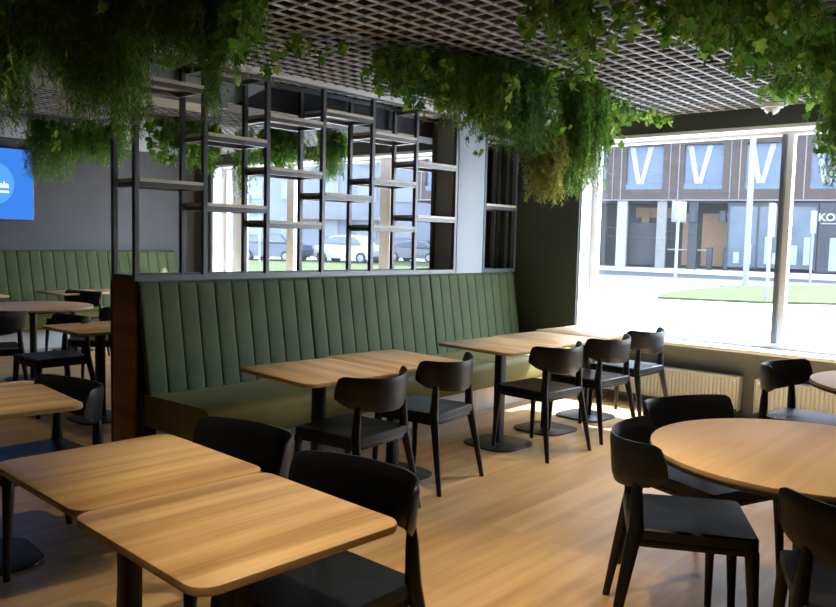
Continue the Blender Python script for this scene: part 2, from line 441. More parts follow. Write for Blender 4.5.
for x in (6.21, 6.735): post(x, YS0); post(x, YS1)
for y in (YS0, YS1):
    b = MB(); b.box(6.23, 6.715, y+.001, y+W-.001, 1.15, 1.184); b.build('bottom_rail', 'frame_metal', t, False)
    b = MB(); b.box(6.23, 6.715, y+.001, y+W-.001, 2.565, 2.599); b.build('top_rail', 'frame_metal', t, False)
for z in (1.80, 2.445): shelf(6.21+W/2, 6.735-W/2, z, t2)

# ------------------------------------------------------------------ banquette
t = thing('partition_base', 'low partition with brown wooden end panel behind the bench', 'partition', (0,0,0))
b = MB(); b.rbox(2.585, 2.615, 4.625, 4.885, 0, 1.15, .003); b.build('end_panel', 'brown_panel', t)
b = MB(); b.box(2.616, 6.84, 4.64, 4.86, 0, 1.148); b.build('core', 'black_panel', t, False)
t = thing('back_bench', 'dark upholstered bench on the far side of the partition', 'bench', (0,0,0))
b = MB(); b.rbox(2.60, 5.70, 4.887, 4.945, 0, 1.145, .008); b.build('back_cushion', 'black_panel', t)
b = MB(); b.rbox(3.02, 5.70, 4.947, 5.36, .22, .45, .03, 3); b.build('seat', 'olive', t)
b = MB(); b.box(3.06, 5.70, 4.947, 5.20, 0, .219); b.build('plinth', 'plinth', t, False)

def channel_back(x0, x1, n, y_bot, y_top, z0, z1, thick, sgn=1, inset=.004):
    """upholstered back: n vertical rolls, leaning, rounded top; faces -y (sgn 1)"""
    cols = []
    W_ = (x1-x0-2*inset)/n
    for c in range(n):
        for u, d in ((0,0),(.03,.0065),(.08,.0088),(.22,.0105),(.5,.0115),(.78,.0105),(.92,.0088),(.97,.0065)):
            cols.append((x0+inset+(c+u)*W_, d))
    cols.append((x1-inset, 0))
    prof = []
    H = z1-z0
    for k in range(13): prof.append((k/12*(H-.03), 0, 1))
    for a in (20, 45, 70, 90): prof.append((H-.03+.03*math.sin(R(a)), .03*(1-math.cos(R(a))), math.cos(R(a))*.8+.1))
    rows = []
    for (h, back, bw) in prof:
        yb = y_bot+(y_top-y_bot)*h/H + back
        rows.append([(x, yb-d*bw*1.0, z0+h) for x, d in cols])
    rows.append([(x, y_top+thick, z1) for x, d in cols]); rows.append([(x, y_bot+thick+.02, z0) for x, d in cols])
    n_ = len(cols); b = MB(); vs = [p for r in rows for p in r]; fs = []
    for k in range(len(rows)-1):
        for i in range(n_-1): fs.append((k*n_+i, k*n_+i+1, (k+1)*n_+i+1, (k+1)*n_+i))
    K = len(rows)
    fs.append(tuple(k*n_ for k in range(K))[::1]); fs.append(tuple(k*n_+n_-1 for k in range(K))[::-1])
    b.add(vs, fs); return b
def profile_x(poly, x0, x1, bev=.0):
    b = MB(); n = len(poly)
    b.loft([[(x0, y, z) for y, z in poly], [(x1, y, z) for y, z in poly]]); return b
def seat_poly(y0, y1, z0, z1, r):
    o = [(y1, z0)]
    o += [(y0+r*.5-r*.5*math.sin(R(a)), z0+r*.5-r*.5*math.cos(R(a))) for a in (0, 45, 90)]
    o += [(y0+r-r*math.cos(R(a)), z1-r+r*math.sin(R(a))) for a in (0, 22, 45, 67, 90)]
    o += [(y1, z1-.01)]; return o
MX = [2.595, 3.977, 5.391, 6.69]
for i in range(3):
    x0, x1 = MX[i], MX[i+1]
    t = thing('banquette', ['dark green channel tufted bench module at the brown end panel', 'middle green channel tufted bench module behind two oak tables',
              'lightest green channel tufted bench module beside the dark pier'][i], 'bench', (x0, 4.3, 0), 0, 'green bench modules along the partition')
    sh = lambda b: setattr(b, 'v', [(x-t.location.x, y-4.3, z) for x, y, z in b.v]) or b
    sh(channel_back(x0, x1, 10, 4.47, 4.588, .44, 1.148, .010)).build('backrest', 'green', t, True, 60)
    b = profile_x(seat_poly(3.82, 4.52, .245, .455, .06), x0+.004, x1-.004)
    sh(b).build('seat', 'olive', t, True, 40)
    b = MB(); b.box(x0+.002, x1-.002, 4.04, 4.38, 0, .244); sh(b).build('plinth', 'plinth', t, False)
    b = MB(); b.box(x0+.01, x1-.01, 4.53, 4.62, .02, .44); sh(b).build('back_frame', 'black_panel', t, False)

# far bench along the back wall
t = thing('wall_bench', 'long dark green channel tufted bench along the far grey wall', 'bench', (2.0, YB, 0))
b = channel_back(0, 4.50, 30, -.30, -.10, .44, 1.20, .08); b.build('backrest', 'green', t, True, 60)
b = profile_x(seat_poly(-.78, -.26, .245, .455, .05), 0, 4.5); b.build('seat', 'olive', t)
b = MB(); b.box(0, 4.5, -.60, -.03, 0, .244); b.build('plinth', 'plinth', t, False)

# ------------------------------------------------------------------ tables
def table_mesh(name, w, d, mat, label, loc, rz, group, th=.022, zt=.72, base=(.42,.42)):
    t = thing(name, label, 'table', loc, rz, group)
    b = MB(); b.prism(rrect(-w/2, w/2, -d/2, d/2, .055), zt-th, zt, .004); b.build('tabletop', mat, t)
    b = MB(); b.rbox(-.03, .03, -.03, .03, .015, zt-th-.012, .006); b.build('column', 'black_metal', t)
    b = MB(); b.prism(rrect(-base[0]/2, base[0]/2, -base[1]/2, base[1]/2, .12, 8), 0, .014, .004); b.build('base_plate', 'black_metal', t)
    b = MB(); b.box(-.17, .17, -.02, .02, zt-th-.012, zt-th-.0005); b.box(-.02, .02, -.17, .17, zt-th-.012, zt-th-.0005); b.build('top_bracket', 'black_metal', t, False)
    return t
GT = 'square oak tables'
table_mesh('cafe_table', .605, .622, 'oak_x', 'square oak table at the front, nearest of all', (1.222, 1.667, 0), -2.5, GT)
table_mesh('cafe_table', .605, .630, 'oak_x', 'square oak table pushed against the back of the nearest table', (1.272, 2.304, -.003), -2.5, GT)
table_mesh('cafe_table', .62, .72, 'oak_x', 'square oak table cut by the left edge before the brown panel', (1.335, 3.645, 0), -6, GT)
table_mesh('cafe_table', .635, .68, 'oak_y', 'left square oak table of the pair before the dark green bench', (2.945, 3.285, 0), -5, GT)
table_mesh('cafe_table', .61, .67, 'oak_y', 'right square oak table of the pair before the dark green bench', (3.572, 3.30, -.003), -5, GT)
table_mesh('cafe_table', .645, .67, 'oak_y', 'leftmost square oak table of the window row by the bench', (4.660, 3.275, 0), -4, GT)
table_mesh('cafe_table', .64, .67, 'oak_y', 'middle square oak table of the window row by the bench', (5.310, 3.285, -.003), -4, GT)
table_mesh('cafe_table', .64, .67, 'oak_y', 'square oak table of the window row nearest the window', (5.958, 3.30, 0), -4, GT)
table_mesh('cafe_table', .62, .68, 'oak_x', 'square oak table beyond the brown end panel in the dim room', (3.02, 5.90, 0), 0, GT)
table_mesh('cafe_table', .64, .64, 'oak_x', 'left square oak table before the far wall bench', (4.55, 9.55, 0), 0, GT)
table_mesh('cafe_table', .64, .64, 'oak_x', 'right square oak table before the far wall bench', (5.21, 9.57, 0), 0, GT)
table_mesh('cafe_table', .64, .64, 'oak_x', 'far square oak table showing only a corner at the left edge', (3.38, 9.55, 0), 0, GT)
def round_table(loc, label, mat='oak_round'):
    t = thing('round_table', label, 'table', loc, 0, 'round oak tables')
    r = .55; b = MB(); b.prism(fan(0,0,r-.004,64), .702, .721, .003); b.build('tabletop', mat, t)
    b = MB(); b.prism(fan(0,0,r-.001,64), .690, .7015, .002); b.build('edge_band', 'black_metal', t)
    b = MB(); b.cyl((0,0,.014), (0,0,.68), .032, 20); b.build('column', 'black_metal', t)
    b = MB(); b.prism(fan(0,0,.25,40), 0, .014, .004); b.build('base_plate', 'black_metal', t)
    b = MB(); b.prism(fan(0,0,.14,24), .68, .6895); b.build('top_bracket', 'black_metal', t, False)
round_table((3.068,.797,0), 'large round oak table at the right front')
round_table((5.04,.76,0), 'round table at the right edge before the radiator')
round_table((3.37,7.91,0), 'round oak table in the dim room at far left')

# ------------------------------------------------------------------ chairs
def chair_proto():
    t = thing('dining_chair', '', 'chair', (0,0,0), 0, 'black chairs')
    # seat: softly dished slab
    out = rrect(-.208, .208, -.205, .235, .022, 5)
    out = [(x*(1+.10*(y+.21)/.445*.5), y) for x, y in out]
    b = MB(); n = len(out); rings = []
    for k, z in ((.97,.410),(1,.415),(1,.448),(.97,.455),(.75,.4545),(.45,.451),(.15,.449)):
        rings.append([(x*k, .01+(y-.01)*k, z) for x, y in out])
    b.loft(rings); b.build('seat', 'chair', t)
    # apron under the seat
    b = MB()
    b.rbox(-.19, .19, .205, .228, .385, .412, .004); b.rbox(-.18, .18, -.20, -.178, .39, .412, .004)
    b.rbox(-.205, -.183, -.19, .215, .385, .412, .004); b.rbox(.183, .205, -.19, .215, .385, .412, .004)
    b.build('seat_frame', 'chair', t)
    def leg(pts, rad):
        b = MB(); b.tube(pts, rad, 10, 1.0, 1.15); b.build('leg', 'chair', t)
    for s in (-1, 1):
        leg([(s*.250,-.255,0),(s*.232,-.222,.20),(s*.207,-.186,.40),(s*.202,-.176,.455),(s*.194,-.178,.56),(s*.190,-.178,.612)],
            [.0125,.017,.023,.0235,.019,.0145])
        leg([(s*.222,.232,0),(s*.213,.222,.22),(s*.204,.212,.40),(s*.200,.208,.425)], [.0125,.017,.022,.02])
    # bent backrest
    Rr = .285; rows_o = []; rows_i = []; NU = 28; NZ = 7
    def pt(u, v, off):
        au = abs(u)
        zt = .748+.020*au**1.5 - .014*max(0, (au-.88)/.12)**2
        zb = .572+.055*au**2 + .022*max(0, (au-.78)/.22)**1.5
        z = zb+(zt-zb)*v
        ph = u*R(67-5*v*v) ; lean = .016*v
        r = Rr+lean+off
        return (math.sin(ph)*r*.985, -.250+Rr-math.cos(ph)*r*.98-.006, z)
    th = .010
    vs = []; fs = []; NUU = NU+1
    for side in (th, -th):
        for j in range(NZ+1):
            for i in range(NUU):
                u = -1+2*i/NU; v = j/NZ
                e = 1.0
                if j in (0, NZ) or i in (0, NU): e = .35
                vs.append(pt(u, v, side*e))
    N = NUU*(NZ+1)
    for j in range(NZ):
        for i in range(NU):
            a = j*NUU+i; fs.append((a, a+1, a+NUU+1, a+NUU)); fs.append((N+a+1, N+a, N+a+NUU, N+a+NUU+1))
    for i in range(NU):
        fs.append((i+1, i, N+i, N+i+1)); a = NZ*NUU+i; fs.append((a, a+1, N+a+1, N+a))
    for j in range(NZ):
        a = j*NUU; fs.append((a, a+NUU, N+a+NUU, N+a)); a = j*NUU+NU; fs.append((a+NUU, a, N+a, N+a+NUU))
    b = MB(); b.add(vs, fs); b.build('backrest', 'chair', t, True, 50)
    return t
CHAIRS = [  # x, y, facing direction (deg from +x), label
 (1.535, 1.690, 179, 'black chair tucked in on the right side of the nearest oak table'),
 (1.590, 2.315, 179, 'black chair behind the nearest chair, tucked in at the second front table'),
 (1.545, 3.59, 180, 'black chair at the left table before the brown end panel'),
 (2.945, 3.00, 96, 'left black chair of the pair at the middle oak tables'),
 (3.655, 3.10, 98, 'right black chair of the pair at the middle oak tables'),
 (4.748, 2.985, 86, 'leftmost of the three black chairs at the window row tables'),
 (5.45, 2.975, 87, 'middle of the three black chairs at the window row tables'),
 (6.18, 3.03, 88, 'black chair at the window row table nearest the window'),
 (2.862, 1.165, -61, 'black chair at the left of the large round table, seen from its side'),
 (3.440, 1.300, -110, 'black chair on the window side of the large round table'),
 (2.625, .495, 22, 'black chair with its back to us at the bottom right corner'),
 (5.080, 1.335, -96, 'black chair at the small round table before the right radiator'),
 (2.900, 6.42, 180, 'black chair in the dim room right behind the table beyond the panel'),
 (4.330, 9.02, 200, 'farthest black chair, before the far wall bench'),
 (2.720, 7.20, 75, 'black chair at far left in front of the dim round table'),
 (3.700, 7.25, 135, 'black chair on the right side of the dim round table'),
]
proto = chair_proto()
for i, (x, y, a, lab) in enumerate(CHAIRS):
    if i == 0:
        proto.location = (x, y, 0); proto.rotation_euler = (0,0,R(a-90)); proto['label'] = lab
    else: dup(proto, (x, y, 0), a-90, lab)

# ------------------------------------------------------------------ hanging greenery
rng = np.random.default_rng(11)
def np_obj(name, V, F, mat, parent):
    me = bpy.data.meshes.new(name)
    V = np.asarray(V, dtype=np.float32); nf = len(F)
    loops = np.concatenate([np.asarray(f) for f in F]) if nf and not isinstance(F, np.ndarray) else F.reshape(-1)
    k = F.shape[1]
    me.vertices.add(len(V)); me.vertices.foreach_set('co', V.reshape(-1))
    me.loops.add(len(loops)); me.loops.foreach_set('vertex_index', loops.astype(np.int32))
    me.polygons.add(nf); me.polygons.foreach_set('loop_start', np.arange(0, nf*k, k, dtype=np.int32))
    me.update(calc_edges=True); me.validate()
    me.materials.append(M[mat]); o = bpy.data.objects.new(name, me); C.objects.link(o); o.parent = parent
    return o
IVY = np.array([(0,0,0),(.30,-.08,.0),(.52,.10,.02),(.34,.36,.03),(.46,.62,.0),(.17,.66,.05),(0,1.05,-.06),
                (-.17,.66,.05),(-.46,.62,.0),(-.34,.36,.03),(-.52,.10,.02),(-.30,-.08,.0),(0,.38,.09)], dtype=float)
IVF = np.array([(12,i,i+1) for i in range(0,11)]+[(12,11,0)])
def rot_batch(n, tilt_lo, tilt_hi):
    """random frames: leaf length axis points down and outwards"""
    az = rng.uniform(0, 2*PI, n); el = rng.uniform(tilt_lo, tilt_hi, n)
    yv = np.stack([np.cos(az)*np.cos(el), np.sin(az)*np.cos(el), -np.sin(el)], 1)
    rnd = rng.normal(size=(n,3)); xv = np.cross(yv, rnd); xv /= np.linalg.norm(xv, axis=1)[:,None]
    zv = np.cross(xv, yv); return xv, yv, zv
def leaves(points, size):
    n = len(points); s = size*rng.uniform(.6, 1.25, n)
    xv, yv, zv = rot_batch(n, .1, 1.35)
    T = IVY[None,:,:]*s[:,None,None]
    V = points[:,None,:]+T[:,:,0:1]*xv[:,None,:]+T[:,:,1:2]*yv[:,None,:]+T[:,:,2:3]*zv[:,None,:]
    F = IVF[None]+np.arange(n)[:,None,None]*13
    return V.reshape(-1,3), F.reshape(-1,3)
def strand_paths(tops, lens, steps, sway, spread):
    n = len(tops); u = np.linspace(0, 1, steps)[None,:,None]
    az = rng.uniform(0, 2*PI, n); d = np.stack([np.cos(az), np.sin(az)], 1)*(rng.uniform(.3, 1, n)*spread)[:,None]
    P = np.zeros((n, steps, 3)); P[:,:,2] = tops[:,None,2]-lens[:,None]*u[:,:,0]
    bow = np.sin(u*PI/2*1.1)
    P[:,:,:2] = tops[:,None,:2]+d[:,None,:]*bow
    ph = rng.uniform(0, 6.28, (n,2)); fr = rng.uniform(2, 6, (n,1))
    P[:,:,0] += sway*np.sin(u[:,:,0]*fr+ph[:,0:1])*u[:,:,0]; P[:,:,1] += sway*np.cos(u[:,:,0]*fr+ph[:,1:2])*u[:,:,0]
    return P
def ribbons(P, w):
    n, s, _ = P.shape
    az = rng.uniform(0, 2*PI, n); o = np.stack([np.cos(az), np.sin(az), np.zeros(n)], 1)*w
    V = np.stack([P-o[:,None,:], P+o[:,None,:]], 2).reshape(-1,3)
    base = (np.arange(n)[:,None]*s+np.arange(s-1)[None,:]).reshape(-1)*2
    F = np.stack([base, base+1, base+3, base+2], 1); return V, F
def needles(P, per, length, w):
    """thin blades hung along every strand"""
    n, s, _ = P.shape; m = n*per
    u = rng.uniform(0.02, 1, (n, per))*(s-1); i = np.clip(u.astype(int), 0, s-2); fr = (u-i)[:,:,None]
    idx = np.arange(n)[:,None]; p = (P[idx,i]*(1-fr)+P[idx,i+1]*fr).reshape(m,3)
    xv, yv, zv = rot_batch(m, .5, 1.3); L = (length*rng.uniform(.6, 1.3, m))[:,None]
    a = p; c = p+yv*L; mid = p+yv*L*.45
    V = np.stack([a, mid+xv*w, c, mid-xv*w], 1).reshape(-1,3)
    F = np.arange(m*4).reshape(m,4); return V, F
def plant(label, poly, lens, n_str, n_leaf, fern='fern', width=.16, ztop=2.585, leaf=.055, per=46, nl=.035, ivy_drop=.45, spread=.06, jit=.25, group='hanging plants under the ceiling', name='hanging_plant', thin=.003):
    poly = np.array(poly, float); lens = np.array(lens, float)
    ctr = poly.mean(0); t = thing(name, label, 'plant', (float(ctr[0]), float(ctr[1]), ztop+.06), 0, group)
    off = np.array([ctr[0], ctr[1], ztop+.06])
    seg = np.linalg.norm(np.diff(poly, axis=0), axis=1); cum = np.concatenate([[0], np.cumsum(seg)])
    def sample(n):
        s = rng.uniform(0, cum[-1], n)
        x = np.interp(s, cum, poly[:,0]); y = np.interp(s, cum, poly[:,1]); L = np.interp(s, cum, lens)
        d = poly[-1]-poly[0]; d = d/np.linalg.norm(d); nrm = np.array([-d[1], d[0]])
        k = rng.uniform(-1, 1, n)*width/2
        return np.stack([x+nrm[0]*k, y+nrm[1]*k, np.full(n, ztop)+rng.uniform(-.03, .02, n)], 1), L
    n_str = int(n_str*1.8)
    if n_str:
        tops, L = sample(n_str); L = L*rng.uniform(1-jit*2.2, 1.06, n_str)
        P = strand_paths(tops-off, L, 9, .03, spread)
        V, F = needles(P, per, nl, thin); np_obj('trailing_fern', V, F, fern, t)
        V, F = ribbons(P, .0012); np_obj('fern_stems', V, F, fern, t)
    if n_leaf:
        m = max(4, n_leaf//14); tops, L = sample(m); L = np.maximum(L*ivy_drop*rng.uniform(.3, 1.15, m), .05)
        P = strand_paths(tops-off, L, 7, .04, .12)
        i = rng.integers(0, m, n_leaf); j = rng.integers(0, 6, n_leaf); f = rng.uniform(0, 1, n_leaf)[:,None]
        pts = P[i,j]*(1-f)+P[i,j+1]*f+rng.normal(0, .018, (n_leaf,3))
        V, F = leaves(pts, leaf); np_obj('ivy_leaves', V, F, 'ivy', t)
        V, F = ribbons(P, .0016); np_obj('vine_stems', V, F, 'stem', t)
    b = MB(); d = poly[-1]-poly[0]; a = math.atan2(d[1], d[0]); L = cum[-1]
    b.box(-L/2, L/2, -width*.35, width*.35, .52*0-.022+.06-.06+(2.645-ztop-.06), .0+(2.645-ztop-.06), Matrix.Rotation(a, 4, 'Z')); b.build('planter_tray', 'tray', t, False)
    return t
# left mass, nearest the viewer
plant('hanging fern mass at the top left corner over the blue screen', [(1.42,4.02),(1.62,3.83)], [.70,.66], 110, 120, 'fern', .30, per=70, ivy_drop=.5)
plant('short hanging fern tuft with pale leaves, second from the top left corner', [(1.62,3.83),(1.74,3.70)], [.34,.42], 70, 120, 'fern', .30, ivy_drop=.9)
plant('long drooping fern over the dim room, third from the top left corner', [(1.74,3.70),(1.86,3.60)], [.62,.56], 90, 50, 'fern', .28, per=70)
plant('long drooping fern in front of the shelving left end', [(1.86,3.58),(1.98,3.46)], [.64,.66], 110, 20, 'fern', .28, per=70)
plant('grassy hanging fern with thin stems before the pale beam panel', [(1.98,3.46),(2.17,3.22)], [.34,.36], 120, 20, 'fern', .28, per=60, spread=.05)
plant('narrow long strand of trailing fern beside the second shelf post', [(2.175,3.22),(2.215,3.17)], [.58,.56], 26, 10, 'fern', .06, per=60, spread=.02)
plant('leafy ivy clump at the top left beside the open ceiling grid', [(2.21,3.18),(2.33,3.03)], [.38,.36], 40, 240, 'fern', .26, ivy_drop=1.0)
# centre cluster
plant('thin ivy tendrils creeping left along the ceiling grid', [(3.03,3.62),(3.55,3.42)], [.10,.14], 0, 60, 'fern', .14, ivy_drop=.8, leaf=.05)
plant('dark leafy ivy clump at the left end of the central greenery', [(3.50,3.42),(3.85,3.20)], [.22,.34], 40, 330, 'fern_blue', .34, ivy_drop=1.0, leaf=.06)
plant('broad leafy clump hanging before the pale column', [(3.85,3.20),(4.20,3.08)], [.36,.46], 150, 260, 'fern', .36, ivy_drop=.95, leaf=.06)
plant('deep green fern curtain right of the pale column', [(4.20,3.08),(4.62,3.02)], [.46,.56], 260, 260, 'fern_blue', .38, ivy_drop=1.0)
plant('longest yellowish trailing fern hanging before the dark pier', [(4.66,3.04),(4.84,3.02)], [.52,.58], 110, 20, 'fern_yellow', .20, per=70, ztop=2.32)
plant('long green trailing fern at the left end of the street window', [(4.98,2.98),(5.26,2.96)], [.80,.72], 200, 60, 'fern', .26, per=70)
plant('bright ivy clump hanging over the left top corner of the street window', [(5.20,2.98),(5.75,3.12)], [.36,.34], 30, 330, 'fern', .26, ivy_drop=1.1, leaf=.06)
plant('bright ivy tendrils along the top of the street window frame', [(5.75,3.12),(6.60,3.02)], [.22,.08], 0, 170, 'fern', .18, ivy_drop=1.0, leaf=.055)
plant('light ivy spray on the ceiling grid above the central fern', [(4.25,2.62),(4.60,2.50)], [.12,.10], 0, 70, 'fern', .14, ivy_drop=1.0, leaf=.055)
# right band
plant('bright ivy clump at the top edge, left end of the right greenery', [(3.12,2.05),(3.42,1.93)], [.26,.24], 20, 240, 'fern', .28, ivy_drop=1.0)
plant('short ivy fringe at the top edge above the open ceiling grid', [(3.42,1.93),(3.86,1.68)], [.05,.07], 0, 150, 'fern', .26, ivy_drop=1.1)
plant('ivy clump at the top edge right of the ivy fringe', [(3.86,1.68),(4.18,1.50)], [.16,.16], 16, 300, 'fern', .28, ivy_drop=1.1)
plant('dark ivy clump at the top right corner', [(4.18,1.50),(4.60,1.22)], [.22,.30], 60, 340, 'fern', .30, ivy_drop=1.0)
plant('dense dark ivy bed at the top edge right of centre above the round table', [(3.50,1.58),(4.02,1.12)], [.17,.20], 40, 380, 'fern', .34, ivy_drop=1.0)
plant('leafy spray hanging beside the white dome sensor', [(5.80,1.88),(5.75,1.52)], [.09,.15], 16, 260, 'fern', .30, ivy_drop=1.1)
plant('long trailing green mass down the right edge over the window', [(5.20,1.34),(5.32,1.08)], [.70,.80], 220, 160, 'fern', .34, per=70, ivy_drop=.8)
# dim room
FAR = dict(group='hanging plants in the dim room', per=40, nl=.05, leaf=.085, thin=.0035)
plant('dark fern hanging over the right edge of the blue screen', [(3.55,8.4),(3.95,8.3)], [.62,.60], 110, 60, 'fern', .4, **FAR)
plant('yellow green ivy clump before the grey far wall', [(3.98,8.25),(4.45,8.1)], [.40,.42], 90, 130, 'fern', .4, ivy_drop=.8, **FAR)
plant('bright leafy clump seen through the leftmost shelf bay', [(4.35,7.3),(4.95,7.2)], [.40,.50], 60, 330, 'fern', .4, ivy_drop=1.0, **FAR)
plant('fern hanging in the far window seen through the third shelf bay', [(5.35,6.9),(5.75,6.75)], [.44,.36], 120, 180, 'fern', .4, ivy_drop=.9, **FAR)
plant('light fern hanging in the far window through the fourth shelf bay', [(5.85,6.55),(6.05,6.45)], [.52,.46], 90, 110, 'fern', .3, ivy_drop=.7, **FAR)
plant('dark fern hanging low against the far window mullion', [(5.15,7.1),(5.3,7.0)], [.80,.74], 30, 20, 'fern', .2, **FAR)

# ------------------------------------------------------------------ the street
GZ = -.05
def ground_poly(name, pts, z0, z1, mat, label, cat='ground'):
    b = MB(); n = len(pts)
    b.loft([[(x,y,z0) for x, y in pts], [(x,y,z1) for x, y in pts]])
    return struct(b.build(name, mat, smooth=False), label, cat)
ground_poly('pavement', [(XG+.1,-60),(90,-60),(90,120),(XG+.1,120)], GZ-.3, GZ, 'pavement', 'sunlit pale pavement outside the windows', 'pavement')
ground_poly('road', [(31,-40),(44,-40),(41.2,38),(24,38),(30,14)], GZ, GZ+.02, 'road', 'grey road in front of the brown building', 'road')
ground_poly('grass_island', [(21.3,9.7),(22.3,7.2),(24,5.4),(27,-6),(38,-6),(35.5,8.4),(30.5,10.6),(27,10.9),(24,10.6)], GZ, GZ+.06, 'grass', 'green grass island on the pavement', 'grass')
ground_poly('grass_verge', [(8.5,20),(14,16),(38,31),(38,36),(30,42),(16,40)], GZ, GZ+.05, 'grass', 'green verge before the parked cars', 'grass')

def sign_pole(name, label, x, y, h, w=.07, sign=None, rz=0):
    t = thing(name, label, 'sign' if sign else 'pole', (x, y, GZ), rz)
    b = MB(); b.cyl((0,0,0), (0,0,h), w/2, 10); b.build('pole', 'pole', t)
    if sign == 'crossing':
        b = MB(); b.rbox(-.04,-.01,-.38,.38,h-.78,h-.02,.01); s = b.build('sign_plate', 'sign_blue', t)
        b = MB(); b.add([(-.042,-.28,h-.68),(-.042,.28,h-.68),(-.042,0,h-.12),(-.046,-.28,h-.68),(-.046,.28,h-.68),(-.046,0,h-.12)], [(0,1,2),(5,4,3),(0,3,4,1),(1,4,5,2),(2,5,3,0)])
        b.build('sign_triangle', 'white_paint', s, False)
    if sign == 'edge':
        b = MB(); b.rbox(-.05,-.02,-.12,.12,h-.95,h-.02,.02); b.build('sign_plate', 'white_paint', t)
sign_pole('crossing_sign', 'square sign with white triangle on a thin pole before the brown building', 28.6, 12.35, 3.15, .11, 'crossing', 72)
sign_pole('street_sign', 'white sign turned edgewise on a pole on the grass island', 23.2, 7.35, 2.75, .10, 'edge', 60)
sign_pole('street_lamp_post', 'tall pale lamp post rising past the window top', 31.5, 10.8, 8.5, .22)
sign_pole('road_sign', 'thin pole with small pale sign right of the window mullion', 36.0, 9.7, 3.1, .10, 'edge', 20)

# brown office building opposite
FR = math.degrees(math.atan2(-.962, .273))
bt = thing('office_building', 'brown clad office building across the street with blue windows', 'building', (48.99, 26.618, GZ), FR)
def fb(name, mat, x0, x1, y0, y1, z0, z1, par=None):
    b = MB(); b.box(x0, x1, y0, y1, z0, z1); return b.build(name, mat, par or bt, False)
U0, U1 = -14.0, 34.0
WP = 3.68; wins = [1.6+WP*k for k in range(-4, 9)]
b = MB(); b.box(U0, U1, 0, .5, 4.42, 5.15); b.box(U0, U1, 0, .5, 8.0, 27)
edge = U0
for u in wins: b.box(edge, u, 0, .5, 5.15, 8.0); edge = u+2.35
b.box(edge, U1, 0, .5, 5.15, 8.0)
b.build('cladding', 'facade_brown', bt, False)
fb('core', 'facade_brown', U0, U1, .6, 12, 4.42, 27)
for u in wins:
    f = fb('window', 'blue_glass', u, u+2.35, .28, .34, 5.15, 8.0)
    b = MB()
    b.add([(u+.15,.22,7.95),(u+.50,.22,7.95),(u+1.02,.22,5.2),(u+.72,.22,5.2),(u+.15,.27,7.95),(u+.50,.27,7.95),(u+1.02,.27,5.2),(u+.72,.27,5.2)], [(3,2,1,0),(4,5,6,7),(0,1,5,4),(1,2,6,5),(2,3,7,6),(3,0,4,7)])
    b.add([(u+1.35,.22,7.95),(u+1.70,.22,7.95),(u+1.05,.22,5.2),(u+.78,.22,5.2),(u+1.35,.27,7.95),(u+1.70,.27,7.95),(u+1.05,.27,5.2),(u+.78,.27,5.2)], [(3,2,1,0),(4,5,6,7),(0,1,5,4),(1,2,6,5),(2,3,7,6),(3,0,4,7)])
    b.build('brace', 'white_paint', f, False)
    b = MB(); b.box(u, u+2.35, .05, .12, 5.15, 5.5); b.build('window_rail', 'blue_glass', f, False)
b = MB()
for u in wins:
    b.box(u-.36, u-.29, -.03, 0, 4.42, 8.6); b.box(u-.90, u-.85, -.03, 0, 4.42, 8.6)
b.box(U0, U1, -.03, 0, 4.42, 4.50); b.box(U0, U1, -.03, 0, 8.55, 8.62)
b.build('cladding_joint', 'facade_joint', bt, False)
fb('ground_back_wall', 'shop_dark', U0, U1, 3.2, 3.4, 0, 4.42)
fb('ceiling_soffit', 'shop_dark', U0, U1, .5, 3.2, 4.3, 4.42)
for u0, u1 in ((5.05,5.7),(6.3,8.0),(2.3,2.8)): fb('wood_panel', 'wood_orange', u0, u1, 2.6, 2.7, .2, 3.7)
fb('wood_panel', 'wood_orange', 1.8, 5.0, 3.0, 3.1, 3.4, 4.1)
for u0, u1, m in ((1.1,1.75,'white_paint'),(3.7,4.3,'facade_joint'),(5.70,6.25,'shop_dark')): fb('pillar', m, u0, u1, .1, .6, 0, 4.42)
fb('entry_glass', 'shop_dark', 1.8, 3.6, .9, 1.0, .2, 3.0)
b = MB(); b.cyl((4.4,.5,1.25), (7.0,.5,1.25), .05, 8); b.build('handrail', 'pole', bt)
for u in (7.05, 8.05): 
    b = MB(); b.rbox(u-.18, u+.18, .3, .7, 0, 1.45, .08); b.build('bin', 'shop_dark', bt)
for u in (5.95, 7.75):
    b = MB(); b.cyl((u,.2,3.05), (u,.2,3.75), .30, 12, .22); b.build('wall_lamp', 'shop_dark', bt)
fb('storefront', 'shop_glass', 8.1, 13.2, .1, .18, .25, 4.1)
b = MB()
for u in (8.1, 9.85, 11.3, 13.15): b.box(u-.05, u+.05, .0, .12, .1, 4.3)
b.box(8.1, 13.2, .02, .1, 4.1, 4.3); b.build('storefront_frame', 'shop_dark', bt, False)
b = MB()
for k, u in enumerate((8.5, 9.2, 10.3, 10.75, 11.8, 12.5)): b.box(u, u+.35, .02, .09, .5, 1.2+.5*((k*7)%3))
b.build('window_poster', 'pale_window', bt, False)
sg = fb('sign_wall', 'shop_dark', 13.25, 20, .0, .12, .1, 4.3)
fb('shop_door', 'pale_window', 13.9, 15.6, -.04, -.01, .2, 2.2)
to = text('KOD', .62, 'white_paint', 'shop_lettering', sg, (14.58,-.06,3.22), (PI/2,0,0), .02, .025)
b = MB(); b.box(13.35, 14.55, -.07, -.02, 3.02, 3.08); b.build('lettering_underline', 'white_paint', sg, False)
for u0 in (-12, -8, -4): fb('storefront', 'shop_glass', u0, u0+3.4, .1, .18, .25, 4.1)
for u0 in (21, 25, 29): fb('storefront', 'shop_glass', u0, u0+3.4, .1, .18, .25, 4.1)
fb('fascia', 'facade_brown', 20.05, U1, .05, .3, 4.0, 4.4)

